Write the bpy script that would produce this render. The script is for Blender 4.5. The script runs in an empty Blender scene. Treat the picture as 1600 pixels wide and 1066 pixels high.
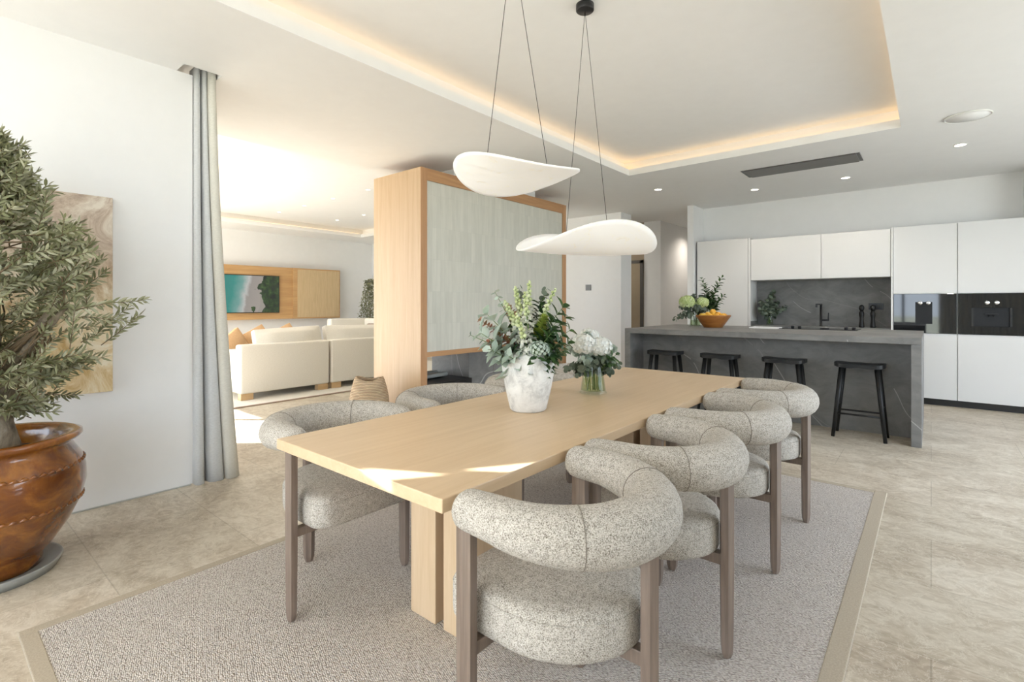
import bpy, bmesh, math, random
from mathutils import Vector, Matrix, Euler
random.seed(7)
PI = math.pi
S = bpy.context.scene
COL = S.collection
# ------------------------------------------------------------------ camera
cd = bpy.data.cameras.new('camera'); cam = bpy.data.objects.new('camera', cd); COL.objects.link(cam)
cam.location = (0, 0, 1.30); cam.rotation_euler = (PI/2, 0, math.atan2(655, 785))
cd.sensor_fit = 'HORIZONTAL'; cd.sensor_width = 36; cd.lens = 785/1600*36; cd.shift_y = -58/1600
cd.clip_start = 0.05; cd.clip_end = 200
S.camera = cam
# ------------------------------------------------------------------ world, sun, exposure
S.view_settings.view_transform = 'Standard'; S.view_settings.look = 'None'
S.view_settings.gamma = 1; S.view_settings.exposure = -.64
S.view_settings.use_curve_mapping = False
w = bpy.data.worlds.new('sky'); S.world = w; w.use_nodes = True
bg = w.node_tree.nodes['Background']; bg.inputs[0].default_value = (0.76, 0.87, 1, 1); bg.inputs[1].default_value = 10
sl = bpy.data.lights.new('sun', 'SUN'); sun = bpy.data.objects.new('sun', sl); COL.objects.link(sun)
SD = Vector((.77, .64, -.53)).normalized()
sun.rotation_euler = SD.to_track_quat('-Z', 'Y').to_euler(); sl.energy = 70; sl.angle = 0.007; sl.color = (1, 1, 1)
CY = S.cycles
CY.max_bounces = 10; CY.diffuse_bounces = 6; CY.transmission_bounces = 6; CY.transparent_max_bounces = 24
CY.caustics_reflective = False; CY.caustics_refractive = False; CY.sample_clamp_indirect = 6
CY.use_denoising = True
try: CY.denoiser = 'OPENIMAGEDENOISE'
except Exception: pass

# ------------------------------------------------------------------ materials
MATS = {}
class NB:
    def __init__(s, name):
        s.m = bpy.data.materials.new(name); s.m.use_nodes = True; s.t = s.m.node_tree
        s.b = s.t.nodes['Principled BSDF']; MATS[name] = s.m
    def n(s, typ, **kw):
        x = s.t.nodes.new(typ)
        for k, v in kw.items():
            if k in x.inputs.keys(): x.inputs[k].default_value = v
            else: setattr(x, k, v)
        return x
    def l(s, a, b): s.t.links.new(a, b)
    def co(s, scale=(1, 1, 1), rot=(0, 0, 0), kind='Object'):
        c = s.n('ShaderNodeTexCoord'); m = s.n('ShaderNodeMapping')
        m.inputs['Scale'].default_value = scale; m.inputs['Rotation'].default_value = rot
        s.l(c.outputs[kind], m.inputs[0]); return m.outputs[0]
    def noise(s, v, scale, detail=4, rough=.55, dist=0):
        x = s.n('ShaderNodeTexNoise', Scale=scale, Detail=detail, Roughness=rough, Distortion=dist); s.l(v, x.inputs['Vector']); return x.outputs['Fac']
    def ramp(s, f, stops):
        r = s.n('ShaderNodeValToRGB'); e = r.color_ramp.elements
        while len(e) < len(stops): e.new(.5)
        for k, (p, c) in enumerate(stops): e[k].position = p; e[k].color = tuple(c)+(1,) if len(c) == 3 else c
        s.l(f, r.inputs[0]); return r.outputs[0]
    def mix(s, f, a, b, mode='MIX'):
        x = s.n('ShaderNodeMix', data_type='RGBA', blend_type=mode)
        for sock, v in ((x.inputs[0], f), (x.inputs[6], a), (x.inputs[7], b)):
            if isinstance(v, (int, float)): sock.default_value = v
            elif isinstance(v, (tuple, list)): sock.default_value = tuple(v)+(1,) if len(v) == 3 else v
            else: s.l(v, sock)
        return x.outputs[2]
    def math(s, op, a, b=None):
        x = s.n('ShaderNodeMath', operation=op)
        for k, v in ((0, a), (1, b)):
            if v is None: continue
            if isinstance(v, (int, float)): x.inputs[k].default_value = v
            else: s.l(v, x.inputs[k])
        return x.outputs[0]
    def col(s, v):
        if isinstance(v, (tuple, list)): s.b.inputs['Base Color'].default_value = tuple(v)+(1,)
        else: s.l(v, s.b.inputs['Base Color'])
    def bump(s, h, strength=.3, dist=.01):
        x = s.n('ShaderNodeBump', Strength=strength, Distance=dist); s.l(h, x.inputs['Height']); s.l(x.outputs[0], s.b.inputs['Normal'])
    def set(s, **kw):
        for k, v in kw.items(): s.b.inputs[k.replace('_', ' ')].default_value = v
        return s

def plain(name, c, rough=.5, metal=0, var=.04, sc=8, **kw):
    m = NB(name); f = m.noise(m.co(), sc, 3)
    m.col(m.ramp(f, [(.3, [x*(1-var) for x in c]), (.7, [min(1, x*(1+var)) for x in c])])); m.set(Roughness=rough, Metallic=metal, **kw); return m

def wood(name, c1, c2, axis='X', rough=.45, sc=1.0, contrast=(.35, .65)):
    m = NB(name); s = {'X': (1.2, 22, 22), 'Y': (22, 1.2, 22), 'Z': (22, 22, 1.2)}[axis]
    s = tuple(k*sc for k in s)
    a = m.noise(m.co(s), 1.0, 6, .6, .8); b = m.noise(m.co(tuple(k*6 for k in s)), 1.0, 3, .6)
    f = m.math('ADD', m.math('MULTIPLY', a, .75), m.math('MULTIPLY', b, .25))
    m.col(m.ramp(f, [(contrast[0], c1), (contrast[1], c2)])); m.set(Roughness=rough); m.bump(f, .08, .003); return m

plain('wall_paint', (.81, .81, .805), .75, var=.01); plain('ceiling_paint', (.84, .84, .835), .8, var=.01)
plain('trim_grey', (.55, .57, .53), .5); plain('cabinet_white', (.74, .735, .72), .35, var=.01, sc=2)
plain('black_wood', (.012, .012, .012), .42, var=.2, Specular_IOR_Level=.3); plain('black_metal', (.02, .02, .022), .35, metal=.3)
plain('plinth_black', (.012, .011, .010), .4); plain('duct_grey', (.11, .105, .10), .4, metal=.5)
plain('black_glass', (.012, .013, .015), .04, var=.05, Specular_IOR_Level=.8); plain('dark_panel', (.022, .023, .025), .45, Specular_IOR_Level=.2)
plain('chrome', (.75, .75, .75), .2, metal=1); plain('white_plastic', (.78, .78, .76), .5)
plain('soil', (.03, .018, .012), .95, var=.5, sc=60); plain('terrace', (.6, .56, .5), .8); plain('lawn', (.28, .29, .22), .9, var=.4, sc=3)
plain('hedge', (.05, .1, .03), .9, var=.6, sc=5); plain('door_tan', (.33, .27, .19), .5); plain('saucer_grey', (.33, .34, .32), .5, var=.15)
plain('paper', (.85, .85, .83), .6); plain('sun_block_white', (.75, .74, .72), .7)
wood('oak_table', (.56, .40, .24), (.65, .49, .32), 'Y', .38, contrast=(.3, .7))
wood('oak_leg', (.54, .39, .24), (.63, .48, .32), 'Z', .45)
wood('oak_panel', (.52, .36, .21), (.60, .44, .28), 'Z', .45, .8); wood('oak_frame', (.42, .22, .10), (.58, .34, .18), 'Z', .45, .6)
wood('oak_frame_y', (.38, .19, .085), (.54, .31, .15), 'Y', .45, .6)
wood('oak_media', (.42, .24, .10), (.56, .35, .16), 'Y', .45, .5); wood('rattan', (.50, .37, .21), (.62, .47, .28), 'Z', .6, 2)
wood('oak_foot', (.5, .33, .16), (.62, .43, .24), 'Y'); wood('taupe_wood', (.15, .11, .085), (.25, .19, .15), 'Z', .42, 1.3)
wood('bowl_wood', (.30, .10, .02), (.46, .19, .05), 'X', .3, .5)
# boucle
m = NB('boucle'); v = m.co()
f1 = m.noise(v, 330, 3, .6, .5); f2 = m.noise(v, 60, 2, .5)
f = m.math('ADD', m.math('MULTIPLY', f1, .85), m.math('MULTIPLY', f2, .15))
m.col(m.ramp(f, [(.36, (.15, .125, .10)), (.47, (.38, .35, .305)), (.58, (.60, .565, .51))])); m.bump(f1, .5, .004); m.set(Roughness=.95)
# sofa linen
m = NB('linen'); v = m.co(); f = m.noise(m.co((1, 1, 14)), 40, 3, .6)
m.col(m.ramp(f, [(.3, (.66, .62, .54)), (.7, (.78, .75, .68))])); m.set(Roughness=.95); m.bump(f, .15, .003)
for nm, a, b in (('curtain_sheer', (.52, .53, .53), (.62, .63, .63)), ('curtain_linen', (.60, .58, .51), (.70, .68, .61)), ('cushion_tan', (.55, .34, .17), (.68, .45, .26)), ('cushion_taupe', (.33, .25, .2), (.42, .33, .27)), ('living_rug', (.66, .62, .55), (.76, .73, .67))):
    m = NB(nm); f = m.noise(m.co((60, 60, 260)), 1, 3, .6); m.col(m.ramp(f, [(.3, a), (.7, b)])); m.set(Roughness=.95); m.bump(f, .1, .002)
# floor stone
m = NB('floor_stone'); v = m.co()
big = m.noise(m.co((1, 1.7, 1)), 1.5, 6, .62, 1.2); fine = m.noise(m.co((1, 1.3, 1)), 8, 9, .72, 2.2)
f = m.math('ADD', m.math('MULTIPLY', big, .5), m.math('MULTIPLY', fine, .5))
c = m.ramp(f, [(.36, (.34, .275, .205)), (.48, (.49, .42, .33)), (.60, (.66, .595, .50))])
vn = m.noise(v, 5, 6, .7, 2.2); ve = m.math('ABSOLUTE', m.math('SUBTRACT', vn, .5))
c = m.mix(m.ramp(ve, [(0, (.6,)*3), (.02, (0,)*3)]), c, (.74, .69, .60))
br = m.n('ShaderNodeTexBrick', offset=.5, Scale=1.0); br.inputs['Color1'].default_value = (1, 1, 1, 1); br.inputs['Color2'].default_value = (.90, .90, .88, 1)
br.inputs['Mortar'].default_value = (.74, .73, .70, 1); br.inputs['Mortar Size'].default_value = .003; br.inputs['Brick Width'].default_value = 1.2; br.inputs['Row Height'].default_value = .6
m.l(v, br.inputs['Vector']); c = m.mix(1.0, c, br.outputs['Color'], 'MULTIPLY'); m.col(c); m.set(Roughness=.42)
# dark stone
m = NB('dark_stone'); v = m.co()
f = m.noise(m.co((1, 1, 1.6)), 3.5, 8, .65, .8)
c = m.ramp(f, [(.3, (.13, .128, .124)), (.7, (.225, .221, .212))])
def vein(rot, sc, w, seed):
    g = m.n('ShaderNodeMapping'); g.inputs['Rotation'].default_value = rot; g.inputs['Location'].default_value = (seed, 0, 0); tcc = m.n('ShaderNodeTexCoord'); m.l(tcc.outputs['Object'], g.inputs[0])
    sx = m.n('ShaderNodeSeparateXYZ'); m.l(g.outputs[0], sx.inputs[0]); nn = m.noise(m.co(), .9, 2, .5)
    q = m.math('ADD', m.math('MULTIPLY', sx.outputs[0], sc), m.math('MULTIPLY', nn, .9))
    d_ = m.math('ABSOLUTE', m.math('SUBTRACT', m.math('FRACT', q), .5)); msk = m.math('GREATER_THAN', m.noise(m.co(), 2.3, 2), .47)
    return m.math('MULTIPLY', m.ramp(d_, [(0, (.6,)*3), (w, (0,)*3)]), msk)
c = m.mix(vein((0, .72, 0), 1.25, .007, .3), c, (.62, .61, .58)); c = m.mix(vein((0, .95, 0), .8, .006, .8), c, (.30, .29, .28)); m.col(c); m.set(Roughness=.5)
# rug weave
m = NB('rug_weave'); v = m.co((1, 1, 1), (0, 0, .12))
vo = m.n('ShaderNodeTexVoronoi', Scale=1.0); vo.inputs['Randomness'].default_value = .5; m.l(m.co((100, 165, 1), (0, 0, .5)), vo.inputs['Vector'])
n2 = m.noise(m.co(), 130, 3, .6); f = m.math('ADD', m.math('MULTIPLY', vo.outputs['Distance'], .8), m.math('MULTIPLY', n2, .35))
m.col(m.ramp(f, [(.2, (.80, .745, .70)), (.5, (.68, .62, .57)), (.8, (.32, .27, .235))])); m.set(Roughness=.97)
inv = m.math('MULTIPLY', f, -1); m.bump(inv, 1, .012)
plain('seam_thread', (.22, .19, .16), .9); plain('rug_tape', (.42, .36, .28), .9, var=.12, sc=150)
# fireplace tiles
m = NB('zellige'); c0 = m.n('ShaderNodeTexCoord'); sp = m.n('ShaderNodeSeparateXYZ'); cb = m.n('ShaderNodeCombineXYZ')
m.l(c0.outputs['Object'], sp.inputs[0]); m.l(sp.outputs[2], cb.inputs[0]); m.l(sp.outputs[1], cb.inputs[1])
br = m.n('ShaderNodeTexBrick', offset=.0, Scale=1.0); br.inputs['Color1'].default_value = (.70, .69, .61, 1); br.inputs['Color2'].default_value = (.58, .58, .51, 1)
br.inputs['Mortar'].default_value = (.56, .56, .50, 1); br.inputs['Mortar Size'].default_value = .0022; br.inputs['Brick Width'].default_value = .36; br.inputs['Row Height'].default_value = .062
m.l(cb.outputs[0], br.inputs['Vector']); nz = m.noise(m.co((1, 30, 4)), 1, 3)
m.col(m.mix(.5, br.outputs['Color'], m.ramp(nz, [(.3, (.58, .575, .51)), (.7, (.70, .69, .62))]))); m.set(Roughness=.3); m.bump(br.outputs['Fac'], .2, -.002)
# vases, pot
m = NB('chalk'); f = m.noise(m.co(), 14, 8, .7, .5); m.col(m.ramp(f, [(.35, (.50, .50, .49)), (.5, (.72, .72, .70)), (.7, (.83, .83, .81))])); m.set(Roughness=.85); m.bump(f, .25, .006)
m = NB('glazed_pot'); f = m.noise(m.co((1, 1, 1.6)), 6, 7, .65, .6); m.col(m.ramp(f, [(.3, (.085, .022, .004)), (.5, (.21, .065, .008)), (.66, (.33, .125, .016)), (.8, (.42, .22, .07))])); m.set(Roughness=.14, Coat_Weight=.7, Coat_Roughness=.06); m.bump(f, .25, .012)
def clear(name, tint, ior):
    m = NB(name); tr = m.n('ShaderNodeBsdfTransparent'); tr.inputs[0].default_value = tuple(tint)+(1,); gl = m.n('ShaderNodeBsdfGlossy'); gl.inputs['Roughness'].default_value = .03
    fz = m.n('ShaderNodeLayerWeight', Blend=.5); mx = m.n('ShaderNodeMixShader'); m.l(m.math('ADD', m.math('MULTIPLY', m.math('POWER', fz.outputs[1], 4), ior-1), .03), mx.inputs[0]); m.l(tr.outputs[0], mx.inputs[1]); m.l(gl.outputs[0], mx.inputs[2]); m.l(mx.outputs[0], m.t.nodes['Material Output'].inputs[0])
clear('glass', (.93, .96, .93), 1.45); clear('water', (.86, .90, .76), 1.2)
# bark, leaves
m = NB('bark'); f = m.noise(m.co((1, 1, .35)), 22, 8, .7, 1); m.col(m.ramp(f, [(.3, (.10, .075, .05)), (.55, (.30, .25, .18)), (.75, (.45, .40, .32))])); m.set(Roughness=.9); m.bump(f, .6, .02)
def leaf(name, cols, rough=.5, trans=.25):
    m = NB(name); g = m.n('ShaderNodeNewGeometry'); st = [(k/(max(1, len(cols)-1)), c) for k, c in enumerate(cols)]
    m.col(m.ramp(g.outputs['Random Per Island'], st)); m.set(Roughness=rough)
    tr = m.n('ShaderNodeBsdfTranslucent'); tr.inputs[0].default_value = tuple(cols[-1])+(1,); mx = m.n('ShaderNodeMixShader'); mx.inputs[0].default_value = trans
    m.l(m.b.outputs[0], mx.inputs[1]); m.l(tr.outputs[0], mx.inputs[2]); m.l(mx.outputs[0], m.t.nodes['Material Output'].inputs[0]); return m
leaf('olive_leaf', [(.16, .175, .085), (.27, .28, .145), (.36, .37, .22), (.56, .55, .40), (.20, .21, .10)])
leaf('euc_leaf', [(.30, .38, .31), (.42, .51, .44), (.54, .62, .55)]); leaf('green_leaf', [(.02, .055, .02), (.05, .11, .035), (.08, .15, .05)], .35)
leaf('dusk_leaf', [(.07, .10, .07), (.14, .18, .13), (.22, .26, .2)]); leaf('rust_leaf', [(.35, .11, .05), (.45, .18, .10), (.25, .22, .06), (.5, .28, .2)])
leaf('lime_leaf', [(.22, .35, .05), (.35, .47, .10), (.45, .42, .08)]); leaf('white_petal', [(.84, .85, .78), (.92, .92, .89), (.86, .88, .78)]); leaf('lime_petal', [(.50, .62, .22), (.62, .72, .32), (.72, .80, .5)])
leaf('ivory_petal', [(.80, .81, .74), (.90, .90, .86), (.80, .84, .84)]); leaf('bud', [(.42, .50, .20), (.58, .65, .34), (.70, .75, .5)])
plain('stem_green', (.14, .22, .06), .5); plain('stem_brown', (.16, .11, .06), .7)
m = NB('citrus'); f = m.noise(m.co(), 30, 3); g = m.n('ShaderNodeObjectInfo'); m.col(m.ramp(g.outputs['Random'], [(0, (.80, .36, .03)), (.5, (.85, .46, .05)), (1, (.86, .58, .10))])); m.set(Roughness=.4); m.bump(m.noise(m.co(), 160, 2), .15, .003)
# art
m = NB('painting'); f = m.noise(m.co((1, 1, .7)), 4.5, 10, .74, .8); g2 = m.noise(m.co(), 1.6, 4, .5, .6)
z = m.n('ShaderNodeSeparateXYZ'); tc = m.n('ShaderNodeTexCoord'); m.l(tc.outputs['Object'], z.inputs[0])
top = m.ramp(f, [(.38, (.32, .24, .19)), (.5, (.54, .44, .35)), (.62, (.74, .68, .58))]); bot = m.ramp(f, [(.38, (.52, .34, .14)), (.5, (.70, .56, .34)), (.62, (.82, .76, .62))])
zz = m.n('ShaderNodeMapRange'); m.l(z.outputs[2], zz.inputs[0]); zz.inputs[1].default_value = -.25; zz.inputs[2].default_value = .3
m.col(m.mix(zz.outputs[0], bot, top)); m.set(Roughness=.8)
# screen: aerial beach, local y across, z up
m = NB('screen'); tc = m.n('ShaderNodeTexCoord'); z = m.n('ShaderNodeSeparateXYZ'); m.l(tc.outputs['Object'], z.inputs[0])
nz = m.noise(m.co((0, 2.5, 2.5)), 2, 6, .6); yy = m.math('ADD', m.math('ADD', z.outputs[1], m.math('MULTIPLY', z.outputs[2], -.18)), m.math('MULTIPLY', m.math('SUBTRACT', nz, .5), .22))
mr = m.n('ShaderNodeMapRange'); m.l(yy, mr.inputs[0]); mr.inputs[1].default_value = -.72; mr.inputs[2].default_value = .72
beach = m.ramp(mr.outputs[0], [(.0, (.02, .32, .28)), (.30, (.05, .40, .35)), (.42, (.28, .55, .50)), (.50, (.78, .78, .74)), (.55, (.50, .45, .41)), (.72, (.56, .50, .45)), (.74, (.50, .46, .40))])
tn = m.noise(m.co((0, 1, 1)), 9, 5, .65); trees = m.ramp(tn, [(.35, (.006, .012, .01)), (.55, (.03, .08, .02)), (.7, (.10, .19, .05))])
mk = m.math('GREATER_THAN', m.math('ADD', mr.outputs[0], m.math('MULTIPLY', m.math('SUBTRACT', m.noise(m.co((0, 1, 1)), 4, 3), .5), .5)), .75)
c = m.mix(mk, beach, trees); m.l(c, m.b.inputs['Emission Color']); m.b.inputs['Emission Strength'].default_value = .9; m.col((.02, .02, .02)); m.set(Roughness=.2)
# lights
def emis(name, c, s):
    m = NB(name); m.b.inputs['Base Color'].default_value = (.8, .8, .8, 1); m.b.inputs['Emission Color'].default_value = tuple(c)+(1,); m.b.inputs['Emission Strength'].default_value = s; return m
emis('led_warm', (1, .60, .24), 3.5); emis('lamp_disc', (1, .86, .66), 22)
m = NB('alabaster'); f = m.noise(m.co((1, 1.5, 1)), 12, 9, .72, .8); c = m.ramp(f, [(.3, (.64, .625, .59)), (.5, (.78, .77, .745)), (.7, (.87, .865, .85))]); m.col(c); m.l(c, m.b.inputs['Emission Color']); m.b.inputs['Emission Strength'].default_value = .38; m.set(Roughness=.45)
m = NB('basket_reed'); wv = m.n('ShaderNodeTexWave', wave_type='BANDS', bands_direction='Z', Scale=20, Distortion=1.5); m.l(m.co(), wv.inputs['Vector']); m.col(m.ramp(wv.outputs['Fac'], [(.1, (.30, .20, .12)), (.45, (.56, .42, .28)), (.9, (.66, .53, .38))])); m.set(Roughness=.8); m.bump(wv.outputs['Fac'], .6, .01)

# ------------------------------------------------------------------ mesh helpers
class MB:
    def __init__(s): s.v = []; s.f = []; s.s = []
    def add(s, vs, fs, smooth=False):
        o = len(s.v); s.v += [tuple(p) for p in vs]; s.f += [tuple(i+o for i in f) for f in fs]; s.s += [smooth]*len(fs); return s
    def box(s, x0, x1, y0, y1, z0, z1, b=0):
        if b <= 0:
            vs = [(x, y, z) for x in (x0, x1) for y in (y0, y1) for z in (z0, z1)]
            return s.add(vs, [(0, 1, 3, 2), (4, 6, 7, 5), (0, 4, 5, 1), (2, 3, 7, 6), (0, 2, 6, 4), (1, 5, 7, 3)])
        bm = bmesh.new(); bmesh.ops.create_cube(bm, size=1)
        for q in bm.verts: q.co = Vector(((x0+x1)/2+q.co.x*(x1-x0), (y0+y1)/2+q.co.y*(y1-y0), (z0+z1)/2+q.co.z*(z1-z0)))
        bmesh.ops.bevel(bm, geom=bm.edges[:], offset=b, segments=2 if b < .02 else 4, profile=.5, affect='EDGES')
        return s.bm(bm, b >= .02)
    def bm(s, bm, smooth=False, mtx=None):
        bm.verts.index_update(); vs = [(mtx @ q.co if mtx else q.co) for q in bm.verts]; fs = [[q.index for q in f.verts] for f in bm.faces]; bm.free(); return s.add(vs, fs, smooth)
    def tube(s, pts, rad, n=10, caps=True, round_caps=False, ell=1.0):
        pts = [Vector(p) for p in pts]
        if not isinstance(rad, (list, tuple)): rad = [rad]*len(pts)
        rad = list(rad)
        if round_caps:
            P2 = []; R2 = []
            d = (pts[0]-pts[1]).normalized()
            for a in (90, 65, 40, 18): P2.append(pts[0]+d*rad[0]*math.sin(math.radians(a))*.8); R2.append(max(1e-4, rad[0]*math.cos(math.radians(a))))
            P2 += pts; R2 += rad; d = (pts[-1]-pts[-2]).normalized()
            for a in (18, 40, 65, 90): P2.append(pts[-1]+d*rad[-1]*math.sin(math.radians(a))*.8); R2.append(max(1e-4, rad[-1]*math.cos(math.radians(a))))
            pts, rad = P2, R2
        t = (pts[1]-pts[0]).normalized(); up = Vector((0, 0, 1)) if abs(t.z) < .9 else Vector((1, 0, 0))
        nrm = (up - t*up.dot(t)).normalized(); vs = []; fs = []
        for i, p in enumerate(pts):
            a = pts[max(0, i-1)]; b = pts[min(len(pts)-1, i+1)]; t = (b-a).normalized()
            nrm = (nrm - t*nrm.dot(t)).normalized(); bi = t.cross(nrm)
            for k in range(n):
                an = 2*PI*k/n; vs.append(p + nrm*math.cos(an)*rad[i]*ell + bi*math.sin(an)*rad[i])
        for i in range(len(pts)-1):
            for k in range(n): k2 = (k+1) % n; fs.append((i*n+k, i*n+k2, (i+1)*n+k2, (i+1)*n+k))
        if caps: fs.append(tuple(reversed(range(n)))); fs.append(tuple(range((len(pts)-1)*n, len(pts)*n)))
        return s.add(vs, fs, True)
    def lathe(s, prof, n=40, c=(0, 0, 0)):
        vs = []; fs = []; m_ = len(prof)
        for r, z in prof:
            for k in range(n): a = 2*PI*k/n; vs.append((c[0]+r*math.cos(a), c[1]+r*math.sin(a), c[2]+z))
        for i in range(m_-1):
            for k in range(n): k2 = (k+1) % n; fs.append((i*n+k, i*n+k2, (i+1)*n+k2, (i+1)*n+k))
        if prof[0][0] > 1e-5: fs.append(tuple(reversed(range(n))))
        if prof[-1][0] > 1e-5: fs.append(tuple(range((m_-1)*n, m_*n)))
        return s.add(vs, fs, True)
    def loft(s, outline, layers, smooth=True):     # layers: (scale, z)
        n = len(outline); vs = []; fs = []
        for sc, z in layers:
            for x, y in outline: vs.append((x*sc, y*sc, z))
        for i in range(len(layers)-1):
            for k in range(n): k2 = (k+1) % n; fs.append((i*n+k, i*n+k2, (i+1)*n+k2, (i+1)*n+k))
        fs.append(tuple(reversed(range(n)))); fs.append(tuple(range((len(layers)-1)*n, len(layers)*n)))
        return s.add(vs, fs, smooth)
    def blob(s, c, r, sub=2, jit=0):
        bm = bmesh.new(); bmesh.ops.create_icosphere(bm, subdivisions=sub, radius=1)
        r = r if isinstance(r, (tuple, list)) else (r, r, r)
        for q in bm.verts: k = 1+random.uniform(-jit, jit); q.co = Vector((c[0]+q.co.x*r[0]*k, c[1]+q.co.y*r[1]*k, c[2]+q.co.z*r[2]*k))
        return s.bm(bm, True)
    def leaf(s, p, d, up, L, W, fold=.25, bend=0):
        p = Vector(p); d = Vector(d).normalized(); side = d.cross(Vector(up))
        if side.length < 1e-3: side = d.cross(Vector((1, .3, 0)))
        side.normalize(); nn = side.cross(d)
        q = lambda a, b, h=0: p + d*L*a + side*W*b + nn*(h*W - bend*L*a*a)
        return s.add([q(0, 0), q(.3, .42, fold), q(.65, .42, fold), q(1, 0), q(.65, -.42, fold), q(.3, -.42, fold), q(.5, 0)],
                     [(0, 6, 1), (1, 6, 2), (2, 6, 3), (3, 6, 4), (4, 6, 5), (5, 6, 0)], True)
    def disc(s, p, nrm, r, n=6):
        nrm = Vector(nrm).normalized(); a = nrm.orthogonal().normalized(); b = nrm.cross(a); p = Vector(p)
        return s.add([p+nrm*r*.15]+[p+a*r*math.cos(2*PI*k/n)+b*r*math.sin(2*PI*k/n) for k in range(n)], [(0, 1+k, 1+(k+1) % n) for k in range(n)], True)
    def build(s, name, mat, parent=None, loc=None, rot=None):
        me = bpy.data.meshes.new(name); me.from_pydata(s.v, [], s.f); me.polygons.foreach_set('use_smooth', s.s); me.update()
        o = bpy.data.objects.new(name, me); COL.objects.link(o); me.materials.append(MATS[mat])
        if parent: o.parent = parent
        if loc: o.location = loc
        if rot: o.rotation_euler = rot
        return o
def tag(o, label, cat, group=None, kind=None):
    o['label'] = label; o['category'] = cat
    if group: o['group'] = group
    if kind: o['kind'] = kind
    return o
def thing(name, label, cat, loc=(0, 0, 0), rotz=0, group=None):
    o = bpy.data.objects.new(name, None); COL.objects.link(o); o.location = loc; o.rotation_euler = (0, 0, rotz); o.empty_display_size = .1
    return tag(o, label, cat, group)
def copy_tree(o, parent=None):
    c = o.copy(); COL.objects.link(c); c.parent = parent
    for ch in o.children: copy_tree(ch, c)
    return c
def struct(name, mb, mat, parent=None):
    o = mb.build(name, mat, parent)
    if not parent: o['kind'] = 'structure'
    return o
def sub(o, lv=1):
    m_ = o.modifiers.new('subdivision', 'SUBSURF'); m_.levels = lv; m_.render_levels = lv
def grid_boxes(xs, ys, hole, z0, z1, mb):
    for i in range(len(xs)-1):
        for j in range(len(ys)-1):
            cx, cy = (xs[i]+xs[i+1])/2, (ys[j]+ys[j+1])/2
            if not hole(cx, cy): mb.box(xs[i], xs[i+1], ys[j], ys[j+1], z0, z1)

# ------------------------------------------------------------------ room shell
ZC = 2.94; ZU = 3.14
X0, X1, YB, YF = -11.8, 2.6, -.9, 12.6
struct('floor', MB().box(-12, 2.8, -1.0, 12.8, -.1, 0), 'floor_stone')
D = (-2.97, -.215, -.3, 5.89); Lv = (-10.8, -5.3, 1.7, 7.13); G = .12
xs = sorted([-12, 2.8, D[0], D[1], Lv[0], Lv[1], -5.7, -3.92]); ys = sorted([-1.0, 12.8, D[2], D[3], Lv[2], Lv[3], 1.2, 1.44])
ins = lambda x, y, r, g=0: r[0]-g < x < r[1]+g and r[2]-g < y < r[3]+g
c = MB()
grid_boxes(xs, ys, lambda x, y: ins(x, y, D) or ins(x, y, Lv) or ins(x, y, (-5.7, -3.92, 1.2, 1.44)), ZC, ZC+.08, c)
xs = sorted([-12, 2.8, D[0]-G, D[1]+G, Lv[0]-G, Lv[1]+G]); ys = sorted([-1.0, 12.8, D[2]-G, D[3]+G, Lv[2]-G, Lv[3]+G])
grid_boxes(xs, ys, lambda x, y: ins(x, y, D, G) or ins(x, y, Lv, G), ZC+.08, ZU, c)
c.box(-12, 2.8, -1.0, 12.8, ZU, ZU+.1); struct('ceiling', c, 'ceiling_paint')
struct('wall_left', MB().box(-4.37, -4.07, -1.0, 1.30, .012, ZC), 'wall_paint')
struct('trim_1', MB().box(-4.36, -4.078, -.9, 1.292, 0, .012), 'trim_grey')
wb = MB().box(-5.9, -4.37, 1.0, 1.2, 0, ZC).box(-12, -4.37, 1.0, 1.2, 2.75, ZC).box(-12, -11.6, 1.0, 1.2, 0, ZC)
struct('wall_front', wb, 'wall_paint')
struct('wall_far', MB().box(-12, -11.8, 1.0, 8.3, 0, ZC), 'wall_paint')
struct('wall_back', MB().box(-11.8, -4.25, 8.13, 8.53, 0, ZC), 'wall_paint')
struct('wall_hall', MB().box(-4.43, -4.08, 9.45, 12.6, 0, ZC).box(-6.6, -6.4, 8.53, 12.6, 0, ZC).box(-6.6, -3.0, 12.5, 12.7, 0, ZC), 'wall_paint')
struct('wall_pier', MB().box(-3.13, -3.03, 8.33, 12.5, 0, ZC), 'wall_paint')
struct('wall_kitchen', MB().box(-3.03, .93, 8.8, 9.0, 0, ZC), 'wall_paint'); struct('wall_kitchen_right', MB().box(.93, 2.8, 8.38, 9.0, 0, ZC), 'wall_paint'); struct('trim_2', MB().box(.87, .93, 8.38, 8.8, 2.322, ZC), 'wall_paint')
struct('wall_right', MB().box(2.6, 2.8, 2.4, 6.8, 2.8, ZC).box(2.6, 2.8, 6.8, 8.5, 0, ZC).box(2.6, 2.8, -1.0, 2.4, 0, ZC), 'wall_paint')
struct('wall_rear', MB().box(-4.07, 2.8, -1.0, -.9, 2.85, ZC).box(2.2, 2.8, -1.0, -.9, 0, 2.85), 'wall_paint')
dm = MB().box(-5.9, -4.95, 9.43, 9.45, 0, 2.1).box(-5.95, -4.43, 9.45, 9.5, 0, ZC); struct('wall_corridor', MB().box(-6.4, -4.43, 9.45, 9.55, 0, ZC), 'door_tan')
dd = struct('door_1', MB().box(-5.3, -4.50, 9.42, 9.45, 0, 2.12, .004), 'door_tan')
MB().box(-5.36, -5.30, 9.41, 9.45, 0, 2.18).box(-4.50, -4.44, 9.41, 9.45, 0, 2.18).box(-5.36, -4.44, 9.41, 9.45, 2.12, 2.18).build('door_frame', 'duct_grey', dd)
def window(n, frames, yframe=True):
    struct('window_%d' % n, frames, 'black_metal')
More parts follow.
